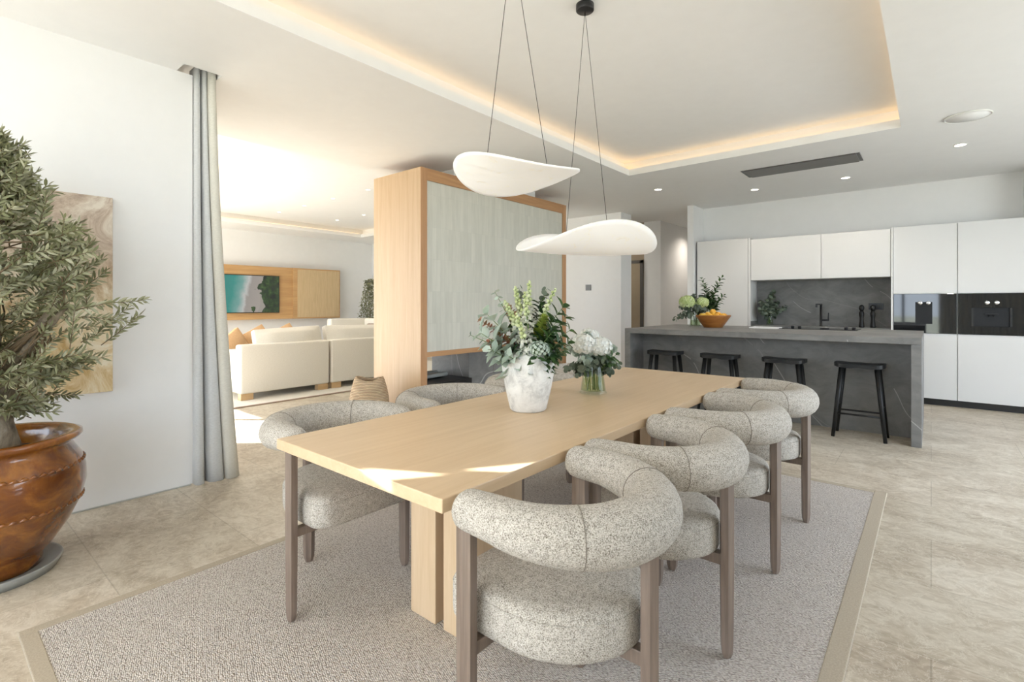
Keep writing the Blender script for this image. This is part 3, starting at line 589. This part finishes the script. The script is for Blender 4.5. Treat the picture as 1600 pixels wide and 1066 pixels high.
curtain('linen_curtain', 'cream linen curtain bunched beside the sheer, facing the sofa', 'curtain_linen',
    [(-4.18, 1.50), (-4.06, 1.495), (-4.0, 1.492), (-3.975, 1.50), (-3.965, 1.525), (-3.975, 1.56), (-4.0, 1.585), (-4.05, 1.59), (-4.10, 1.575), (-4.13, 1.595), (-4.19, 1.60)],
    [(-4.17, 1.39), (-4.07, 1.388), (-4.02, 1.388), (-4.0, 1.392), (-3.99, 1.402), (-3.99, 1.415), (-4.0, 1.424), (-4.04, 1.430), (-4.09, 1.426), (-4.12, 1.431), (-4.17, 1.434)])
curtain('linen_curtain', 'shorter linen curtain added to dim the window behind the camera, nearer the olive tree', 'curtain_linen', [(-2.95+k*.02, -.80+.035*math.sin(k*.9)) for k in range(32)], [(-2.95+k*.02, -.80+.03*math.sin(k*.9)) for k in range(32)], 2.93)  # unseen panel added to cut daylight on the foreground
curtain('linen_curtain', 'long linen curtain drawn across the window behind the camera', 'curtain_linen', [(.15+k*.02, -.80+.035*math.sin(k*.9)) for k in range(101)], [(.15+k*.02, -.80+.03*math.sin(k*.9)) for k in range(101)], 2.93)

# ------------------------------------------------------------------ pendants
R2 = Vector((math.cos(math.atan2(655, 785)), math.sin(math.atan2(655, 785)), 0)); F2 = Vector((-R2.y, R2.x, 0))
def pendant(label, can, ctr, A, B, s0, s1, q, tilt, yaw, qa, att):
    t = thing('pendant_light', label, 'pendant lamp', can, 0, 'curved stone-look pendants over the table'); can = Vector(can)
    MB().lathe([(0, 0), (.055, 0), (.055, -.035), (.05, -.04), (0, -.04)], 32).build('canopy', 'black_metal', t)
    cw, sw = math.cos(yaw), math.sin(yaw)
    def Sf(a, b): return Vector(ctr)-can + R2*(a*cw-b*sw) + F2*(a*sw+b*cw) + Vector((0, 0, (s0+s1*a/A)*b + q*b*b + tilt*a + qa*a*a))
    vs = []; fs = []; NR, NT = 14, 72
    vs.append(Sf(0, 0))
    for i in range(1, NR+1):
        for k in range(NT): th = 2*PI*k/NT; r = i/NR; vs.append(Sf(A*r*math.cos(th), B*r*math.sin(th)))
    for k in range(NT): fs.append((0, 1+k, 1+(k+1) % NT))
    for i in range(NR-1):
        for k in range(NT): a = 1+i*NT; k2 = (k+1) % NT; fs.append((a+k, a+NT+k, a+NT+k2, a+k2))
    o = MB().add(vs, fs, True).build('lamp_shade', 'alabaster', t); md = o.modifiers.new('thick', 'SOLIDIFY'); md.thickness = .008; md.offset = 0
    for a, b in att:
        p = Sf(a, b); MB().tube([(0, 0, -.04), p+Vector((0, 0, .012))], .0016, 6).build('cable', 'black_metal', t); MB().lathe([(.005, .004), (.005, .018), (0, .018)], 10, p).build('fixing', 'black_metal', t)
pendant('curved white pendant lamp hanging higher and nearer, over the white vase', (-1.60, 1.92, ZU), (-1.563, 1.886, 1.92), .343, .21, -.207, .356, .433, -.067, -.609, .075, [(-.111, -.077), (.140, .098)])
pendant('curved white pendant lamp hanging lower and farther, toward the island', (-1.635, 2.66, ZU), (-1.639, 2.643, 1.603), .443, .279, -.017, -.525, 1.221, -.025, -.515, .433, [(-.097, -.055), (.145, .082)])

# ------------------------------------------------------------------ plants
def tree_pot():
    t = thing('glazed_pot', 'large amber glazed urn with rope bands holding the olive tree', 'plant pot', (-3.44, .25, .028)); t.scale = (.88, .88, .955)
    prof = [(0, 0), (.20, 0), (.205, .03), (.20, .05), (.25, .10), (.32, .20), (.375, .31), (.395, .40), (.392, .47), (.375, .53), (.345, .575), (.33, .60), (.335, .615), (.365, .63), (.378, .645), (.375, .66), (.35, .668), (.315, .66), (.30, .63), (.30, .56), (0, .56)]
    MB().lathe([(r*1.0, z) for r, z in prof], 64).build('body', 'glazed_pot', t)
    for z, r in ((.315, .376), (.505, .381)):
        pts = []
        N = 480
        for k in range(N+1): a = 2*PI*k/N; pts.append((r*math.cos(a), r*math.sin(a), z+.003*math.sin(a*60)))
        MB().tube(pts, [.008+.003*math.sin(2*PI*k/N*60) for k in range(N+1)], 6, False).build('rope_band', 'glazed_pot', t)
    MB().lathe([(0, .562), (.298, .562), (.25, .575), (.1, .585), (0, .587)], 32).build('soil', 'soil', t)
tree_pot()
t = thing('plant_saucer', 'grey round saucer under the amber glazed urn', 'saucer', (-3.44, .25, 0)); t.scale = (.9, .9, 1); MB().lathe([(0, 0), (.26, 0), (.285, .045), (.28, .05), (.27, .045), (.25, .026), (0, .026)], 48).build('dish', 'saucer_grey', t)

def olive():
    t = thing('olive_tree', 'bushy olive tree with grey-green leaves in the amber urn', 'tree', (-3.44, .25, .58))
    tr = MB(); tr.tube([(0, 0, -.01), (.0, .0, .05), (.01, -.01, .15), (-.01, .0, .28), (.02, .01, .40)], [.115, .098, .085, .082, .075], 16)
    rnd = random.Random(3); prof = [(.18, .20), (.36, .32), (.52, .49), (.70, .50), (.9, .43), (1.1, .34), (1.25, .21), (1.38, .10), (1.50, .06)]
    def rad(z):
        for (a, ra), (b, rb) in zip(prof, prof[1:]):
            if a <= z <= b: return ra+(rb-ra)*(z-a)/(b-a)
        return 0
    tips = []; hubs = []
    for k in range(9):
        a = 2*PI*k/9+rnd.uniform(-.3, .3); r = rnd.uniform(.15, .3); z = rnd.uniform(.6, 1.0); p = Vector((r*math.cos(a), r*math.sin(a), z)); hubs.append(p)
        m_ = p*.5+Vector((0, 0, .15)); tr.tube([(0, 0, .38), (m_.x, m_.y, m_.z), p], [.035, .024, .013], 8)
    br = MB(); fo = MB(); cnt = 0
    while cnt < 430:
        z = rnd.uniform(.19, 1.5); R_ = rad(z); a = rnd.uniform(0, 2*PI); r = R_*math.sqrt(rnd.uniform(.04, 1)); r *= 1+.12*math.sin(3*a+5*z)
        p = Vector((r*math.cos(a), r*math.sin(a), z))
        if p.x < -.52 or (z < .42 and r < .55*R_): continue
        cnt += 1
        d = Vector((math.cos(a)*.9, math.sin(a)*.9, .55+.6*(z-.7))) + Vector((rnd.gauss(0, .45), rnd.gauss(0, .45), rnd.gauss(0, .4))); d.normalize()
        L = rnd.uniform(.15, .31); st = p-d*L*.7
        if cnt % 4 == 0: h = min(hubs, key=lambda q: (q-st).length); br.tube([h, (h+st)/2+Vector((rnd.gauss(0, .02), rnd.gauss(0, .02), .02)), st], [.006, .004, .003], 5, False)
        pts = []; dd_ = d.copy()
        for k in range(5): pts.append(st.copy()); st = st+dd_*L/4; dd_ = (dd_+Vector((0, 0, rnd.uniform(-.15, .12)))).normalized()
        br.tube(pts, [.0026, .0022, .0018, .0014, .001], 4, False)
        nl = int(L/.014); sd = dd_.orthogonal().normalized(); ang = rnd.uniform(0, PI)
        for k in range(nl):
            u = .1+.9*k/nl; q = pts[min(3, int(u*4))].lerp(pts[min(4, int(u*4)+1)], u*4 % 1); ang += PI/2+.2
            for s_ in (0, PI):
                side = Matrix.Rotation(ang+s_, 3, dd_) @ sd; ld = dd_*.75+side*.65+Vector((rnd.gauss(0, .12),)*3)
                fo.leaf(q, ld, side.cross(dd_)+dd_*.3, rnd.uniform(.036, .062), rnd.uniform(.011, .016), .2, rnd.uniform(-.1, .2))
        fo.leaf(pts[-1], dd_, (0, 0, 1), .035, .011)
    tr.build('trunk', 'bark', t); br.build('branches', 'stem_brown', t); o = fo.build('foliage', 'olive_leaf', t); o['kind'] = 'stuff'
olive()

# generic pieces for cut flowers; all local to the vase mouth
def stem_curve(base, tip, sag=0, n=6):
    base = Vector(base); tip = Vector(tip); out = []
    for k in range(n+1):
        u = k/n; p = base.lerp(tip, u); p += Vector((tip.x-base.x, tip.y-base.y, 0))*(-.25*math.sin(PI*u)) + Vector((0, 0, sag*math.sin(PI*u))); out.append(p)
    return out
def along(pts, u):
    f = u*(len(pts)-1); i = min(len(pts)-2, int(f)); return pts[i].lerp(pts[i+1], f-i), (pts[i+1]-pts[i]).normalized()
RN = random.Random(11)
def branch(kind, label, group, org, base, tip, mat, L, W, n, sag=.02, disc=False, start=.35, stem='stem_green', dens=2):
    t = thing(kind, label, 'foliage' if kind != 'snapdragon' else 'flower', org, 0, group); pts = stem_curve(base, tip, sag)
    MB().tube(pts, [.0028]*3+[.002]*(len(pts)-4)+[.0012], 6).build('stem', stem, t); fo = MB()
    for k in range(n):
        u = start+(1-start)*k/(n-1); p, d = along(pts, min(.999, u)); o_ = d.orthogonal().normalized()
        for j in range(dens):
            side = Matrix.Rotation(k*1.9+j*2*PI/dens+RN.uniform(-.3, .3), 3, d) @ o_; k_ = (1-.45*max(0, (u-start)/(1-start)))*RN.uniform(.85, 1.15)
            if disc: fo.disc(p+side*L*.5*k_, side*.3+d*.4+Vector((RN.gauss(0, .5), RN.gauss(0, .5), .3)), L*.5*k_, 8)
            else: fo.leaf(p, d*.6+side, d+Vector((RN.gauss(0, .2), RN.gauss(0, .2), .3)), L*k_, W*k_, .2, .15)
    fo.build('leaves', mat, t); return t
def snap(label, org, base, tip, bl, wh=.62, group='white snapdragons in the white vase'):
    t = thing('snapdragon', label, 'flower', org, 0, group); pts = stem_curve(base, tip, 0); MB().tube(pts, .0035, 6).build('stem', 'stem_green', t)
    wf = MB(); gf = MB(); N = 46
    for k in range(N):
        u = 1-bl*(1-k/(N-1)); p, d = along(pts, min(.999, u)); o_ = d.orthogonal().normalized(); s_ = 1-(k/(N-1))*.75
        side = Matrix.Rotation(k*2.4, 3, d) @ o_; c = p+side*.021*s_
        if k/(N-1) < wh:
            for j in range(6): wf.leaf(c, side+Vector((RN.gauss(0, .5), RN.gauss(0, .5), RN.gauss(0, .5))), d, .036*s_+.006, .034*s_, .3)
        else: gf.blob(c, (.014*s_+.004, .014*s_+.004, .015*s_+.004), 1)
    wf.build('florets', 'white_petal', t); gf.build('buds', 'bud', t)
def bloom(label, org, base, c, r, mat, group, n=170, stem=True, cat='flower'):
    t = thing('hydrangea', label, cat, org, 0, group); c = Vector(c)
    MB().tube(stem_curve(base, c, 0), .004, 6).build('stem', 'stem_green', t); fl = MB()
    for k in range(n):
        z = 1-1.75*(k+.5)/n; a = k*2.39996; q = Vector((math.sqrt(max(0, 1-z*z))*math.cos(a), math.sqrt(max(0, 1-z*z))*math.sin(a), z)); k_ = 1+RN.uniform(-.1, .07)
        p = c+Vector((q.x*r*k_, q.y*r*k_, q.z*r*.8*k_)); o_ = q.orthogonal().normalized(); w_ = q.cross(o_); a0 = RN.uniform(0, PI)
        for j in range(4): aa = a0+j*PI/2; dd_ = o_*math.cos(aa)+w_*math.sin(aa); fl.leaf(p, dd_+q*.25, q, r*.22, r*.24, .1)
    fl.build('petals', mat, t)
# white vase
VW = (-1.535, 1.965, .775)
t = thing('ceramic_vase', 'chalky white ceramic jar vase on the oak table', 'vase', VW)
MB().lathe([(0, 0), (.082, 0), (.090, .008), (.112, .10), (.127, .18), (.130, .225), (.120, .262), (.098, .284), (.080, .290), (.074, .296), (.076, .304), (.070, .305), (.064, .296), (.064, .285), (.10, .24), (.105, .2), (.08, .03), (0, .025)], 56).build('body', 'chalk', t)
def W(a, b, z): v_ = R2*a+F2*b; return (v_.x, v_.y, z)
MW = (VW[0], VW[1], VW[2]+.05)
def px(u, v, dep0=2.485, u0=826, v0=640): return ((u-u0)/785*dep0, (v0-v)/785*dep0-.05)   # offsets from vase base, seen from front
def wb(u, v, b=0):
    a, z = px(u, v, 2.485+b); return W(a, b, z)
B0 = lambda: W(RN.uniform(-.03, .03), RN.uniform(-.03, .03), 0)
for i, (u, v, b, bl, lb) in enumerate([(828, 440, .02, .62, 'tallest white snapdragon, centre of white vase'), (819, 450, -.10, .70, 'white snapdragon just left of the tallest spike'), (806, 451, .05, .5, 'slim greenish snapdragon left of centre in white vase'), (806, 480, -.15, .75, 'snapdragon with fullest white florets leaning forward, low in white vase'), (789, 470, .0, .5, 'short greenish snapdragon at left of the white vase'), (868, 449, -.03, .7, 'white snapdragon standing apart at right of white vase')]):
    snap(lb, MW, B0(), wb(u, v, b), bl, (.68, .72, .5, .66, .45, .68)[i])
for i, (u, v, b, L, n, m_) in enumerate([(762, 488, -.05, .095, 5, 'euc_leaf'), (752, 515, -.08, .10, 5, 'euc_leaf'), (768, 540, -.1, .09, 6, 'euc_leaf'), (795, 548, -.12, .07, 5, 'euc_leaf')]):
    branch('eucalyptus_branch', ('broad pale eucalyptus branch, highest at left of white vase', 'broad pale eucalyptus branch reaching furthest left', 'broad pale eucalyptus branch drooping lower left of white vase', 'broad pale eucalyptus branch hanging over front of white vase')[i], 'broad eucalyptus in the white vase', MW, B0(), wb(u, v, b), m_, L*1.35, L*.95, n+3, .03)
branch('eucalyptus_branch', 'thin pale eucalyptus sprig rising above left of white vase', 'fine eucalyptus in the white vase', MW, B0(), wb(775, 462, .1), 'euc_leaf', .05, .04, 9, .02, True, .5)
branch('eucalyptus_branch', 'dark round-leaved eucalyptus sprig rising right of the tallest snapdragon', 'fine eucalyptus in the white vase', MW, B0(), wb(855, 455, .06), 'dusk_leaf', .05, .045, 14, .02, True, .4)
branch('eucalyptus_branch', 'dark round-leaved eucalyptus sprig between the left snapdragons', 'fine eucalyptus in the white vase', MW, B0(), wb(812, 455, .1), 'dusk_leaf', .05, .045, 14, .0, True, .4)
branch('eucalyptus_branch', 'small green eucalyptus sprig pointing far left of white vase', 'fine eucalyptus in the white vase', MW, B0(), wb(736, 522, -.02), 'green_leaf', .04, .02, 10, .04, False, .4)
for i, (u, v, b) in enumerate([(752, 500, .0), (765, 532, -.04), (795, 482, .04)]):
    branch('rust_sprig', ('rust-red leafy sprig at far left of white vase', 'rust-red leafy sprig drooping at lower left of white vase', 'rust-red leafy sprig behind the short snapdragon')[i], 'rust sprigs in the white vase', MW, B0(), wb(u, v, b), 'rust_leaf', .055, .032, 18, .03, False, .45, 'stem_brown', 3)
branch('berry_sprig', 'lime and copper berry cluster right of centre in white vase', 'mixed sprigs in the white vase', MW, B0(), wb(852, 490, -.06), 'lime_leaf', .045, .034, 22, .0, False, .74, 'stem_green', 5)
for i, (u, v, b) in enumerate([(845, 485, .06), (862, 512, -.1), (868, 500, -.06), (884, 498, .02), (872, 530, -.08), (800, 548, -.06), (838, 550, -.12), (820, 510, .0), (845, 480, .08), (800, 520, .05), (888, 540, .05)]):
    branch('glossy_branch', ('glossy dark leaf branch in centre of white vase', 'glossy dark leaf branch below the berry cluster', 'glossy dark leaf branch right of the berries', 'glossy dark leaf branch at right edge of white vase', 'glossy dark leaf branch low at right of white vase', 'glossy dark leaf branch low at left of vase neck', 'glossy dark leaf branch drooping over the vase lip', 'glossy dark leaf branch behind the full snapdragon', 'glossy dark leaf branch at back of white vase', 'glossy dark leaf branch at back left of white vase', 'glossy dark leaf branch at back right of white vase')[i], 'glossy foliage in the white vase', MW, B0(), wb(u, v, b), 'green_leaf', .105, .046, 8, .02, False, .35, 'stem_green', 3)
for i, (u, v, b) in enumerate([(880, 480, .0), (890, 515, -.02), (878, 545, -.06), (858, 550, -.1)]):
    branch('glossy_branch', ('broad green leaf branch beside the right snapdragon', 'broad green leaf branch reaching right toward the glass vase', 'broad green leaf branch drooping at lower right of white vase', 'broad green leaf branch low in front right of white vase')[i], 'glossy foliage in the white vase', MW, B0(), wb(u, v, b), 'green_leaf', .11, .055, 7, .02, False, .45, 'stem_green', 3)
bloom('pale grey-green hydrangea head at front right of the white vase', MW, B0(), wb(842, 536, -.13), .045, 'euc_leaf', 'hydrangea heads', 60)

# glass vases
def glass_vase(label, loc, h, r0, r1, water=.45):
    t = thing('glass_vase', label, 'vase', loc)
    MB().lathe([(0, 0), (r0*1.06, 0), (r0*1.08, .006), (r0*1.0, .014), (r1, h*.9), (r1*1.02, h), (r1*.97, h), (r1*.94, h*.9), (r0*.94, .018), (0, .014)], 40).build('body', 'glass', t)
    rm = r0*.93+(r1-r0)*water; MB().lathe([(0, .0155), (r0*.925, .0185), (rm*.985, h*water), (0, h*water)], 40).build('water', 'water', t)
VG = (-1.53, 2.58, .775)
glass_vase('clear glass vase of hydrangeas on the oak table', VG, .205, .074, .052)
MG = (VG[0], VG[1], VG[2]+.02)
def gb(u, v, b=0): a, z = (u-925)/785*(2.96+b), (614-v)/785*(2.96+b)-.02; return W(a, b, z)
BG = lambda: W(RN.uniform(-.04, .04), RN.uniform(-.04, .04), 0)
bloom('large white hydrangea head in the clear vase, left', MG, BG(), gb(908, 536, -.03), .07, 'ivory_petal', 'white hydrangeas in the clear vase', 150)
bloom('large white hydrangea head in the clear vase, right', MG, BG(), gb(934, 541, -.02), .068, 'ivory_petal', 'white hydrangeas in the clear vase', 150)
bloom('large white hydrangea head at back of the clear vase', MG, BG(), gb(922, 530, .07), .06, 'ivory_petal', 'white hydrangeas in the clear vase', 120)
gl = [(885, 545, 'at upper left of'), (880, 575, 'drooping left of'), (895, 585, 'hanging low left of'), (905, 560, 'in front at left of'), (925, 565, 'in centre front of'), (940, 560, 'in front at right of'), (962, 545, 'at right edge of'), (968, 572, 'drooping far right of'), (955, 585, 'hanging low right of'), (915, 520, 'rising at back of')]
for i, (u, v, w_) in enumerate(gl):
    branch('eucalyptus_branch', 'round-leaved eucalyptus sprig %s the clear table vase' % w_, 'eucalyptus in the clear vase', MG, BG(), gb(u, v, -.08 if i in (3, 4, 5) else RN.uniform(-.05, .04)), 'dusk_leaf' if i % 3 else 'euc_leaf', .05, .045, 14, .07, True, .42)
for i, (u, v, w_) in enumerate([(948, 560, 'right'), (958, 552, 'far right')]):
    branch('glossy_branch', 'broad green leaf branch at %s of the clear table vase' % w_, 'broad leaves in the clear vase', MG, BG(), gb(u, v, -.06), 'green_leaf', .09, .045, 4, .03, False, .6)
# island bouquet
VI = (-2.45, 6.80, .99)
glass_vase('clear glass vase of green hydrangeas at left of island', VI, .20, .072, .055)
MI = (VI[0], VI[1], VI[2]+.02)
def ib(u, v, b=0, u0=1074, v0=509, dep=6.79): a, z = (u-u0)/785*(dep+b), (v0-v)/785*(dep+b)-.02; return W(a, b, z)
bloom('lime green hydrangea head in the island vase, left', MI, BG(), ib(1060, 470, -.03), .10, 'lime_petal', 'green hydrangeas on island', 110)
bloom('lime green hydrangea head in the island vase, right', MI, BG(), ib(1084, 471, -.02), .085, 'lime_petal', 'green hydrangeas on island', 100)
for i, (u, v, w_) in enumerate([(1040, 498, 'trailing far left of'), (1050, 480, 'left of'), (1070, 460, 'above'), (1090, 462, 'behind right of'), (1092, 485, 'drooping right of'), (1076, 482, 'in front of')]):
    branch('eucalyptus_branch', 'eucalyptus sprig %s the green hydrangeas on island' % w_, 'eucalyptus in the island vase', MI, BG(), ib(u, v, -.1 if i == 5 else 0), 'dusk_leaf', .075, .07, 13, .12, True, .4)
VJ = (-2.38, 7.18, .99)
glass_vase('slim glass vase of leafy stems behind the fruit bowl', VJ, .26, .06, .055)
MJ = (VJ[0], VJ[1], VJ[2]+.02); dj = .64*2.38+.768*7.18; uj = 800+785*(-.768*2.38+.64*7.18)/dj; vj = 475+.31*785/dj
for i, (u, v, w_) in enumerate([(1096, 436, 'leftmost'), (1101, 445, 'second from left'), (1107, 455, 'shortest middle'), (1118, 448, 'inner right'), (1127, 434, 'tallest right'), (1130, 462, 'outermost right, leaning')]):
    branch('leafy_stem', '%s leafy green stem in the slim vase on island' % w_, 'leafy stems on island', MJ, BG(), ib(u, v, 0, uj, vj, dj), 'green_leaf', .11, .048, 15, .0, False, .4)
# fruit bowl
VB = (-2.22, 6.82, .99)
t = thing('fruit_bowl', 'turned wooden bowl of citrus on the island', 'bowl', VB)
MB().lathe([(0, 0), (.115, 0), (.12, .006), (.165, .07), (.215, .145), (.222, .162), (.214, .162), (.205, .145), (.155, .075), (.105, .02), (0, .018)], 56).build('body', 'bowl_wood', t)
fr0 = None
spots = []
for k in range(6): a = 2*PI*k/6; spots.append((.082*math.cos(a), .082*math.sin(a), .083))
spots.append((0, 0, .07))
for k in range(10): a = 2*PI*k/10+.3; spots.append((.140*math.cos(a), .140*math.sin(a), .150))
for k in range(5): a = 2*PI*k/5; spots.append((.068*math.cos(a), .068*math.sin(a), .168))
spots.append((.0, 0.0, .205))
for k, (x, y, z) in enumerate(spots):
    if fr0 is None:
        t = thing('orange', 'ripe orange heaped in the wooden bowl on island', 'fruit', (0, 0, 0), 0, 'oranges in the wooden bowl')
        b = MB().blob((0, 0, 0), (.038, .038, .035), 3); b.build('peel', 'citrus', t); MB().lathe([(.005, .0335), (.004, .037), (0, .037)], 8).build('stalk_end', 'stem_green', t); fr0 = t; o = t
    else: o = copy_tree(fr0)
    o.location = (VB[0]+x, VB[1]+y, VB[2]+z); o.rotation_euler = (RN.uniform(-1, 1), RN.uniform(-1, 1), RN.uniform(0, 6))
# counter plant
VK = (-1.93, 8.58, .97)
glass_vase('small clear glass vase in the corner of rear worktop', VK, .19, .05, .042)
MK = (VK[0], VK[1], VK[2]+.02); dk = .64*1.93+.768*8.58
for i, (u, v, w_) in enumerate([(1186, 465, 'upper left'), (1183, 478, 'lower left'), (1197, 462, 'inner left'), (1208, 448, 'tallest'), (1217, 465, 'inner right'), (1226, 474, 'lower right'), (1205, 475, 'front middle')]):
    branch('eucalyptus_branch', '%s eucalyptus sprig in the small worktop vase' % w_, 'eucalyptus on rear worktop', MK, W(RN.uniform(-.02, .02), 0, 0), ib(u, v, RN.uniform(-.08, .02), 1203, 502, dk), 'dusk_leaf', .085, .075, 13, .04, True, .4)
# living room plant
t = thing('potted_tree', 'small leafy tree by the far wall, half hidden by the oak partition', 'tree', (-10.9, 7.45, 0)); MB().lathe([(0, 0), (.16, 0), (.2, .35), (.18, .35), (.17, .3), (0, .3)], 24).build('pot', 'saucer_grey', t)
MB().tube([(0, 0, .3), (.02, 0, 1.2)], .02, 8).build('trunk', 'bark', t); fo = MB(); rnd = random.Random(5)
for k in range(1500):
    a = rnd.uniform(0, 6.28); z = rnd.uniform(.75, 1.9); r = .30*math.sqrt(rnd.random())*(1.0-.65*(z-.9)); fo.leaf((r*math.cos(a), r*math.sin(a), z), (rnd.gauss(0, 1), rnd.gauss(0, 1), rnd.gauss(.2, .8)), (0, 0, 1), .07, .03)
fo.build('foliage', 'olive_leaf', t)
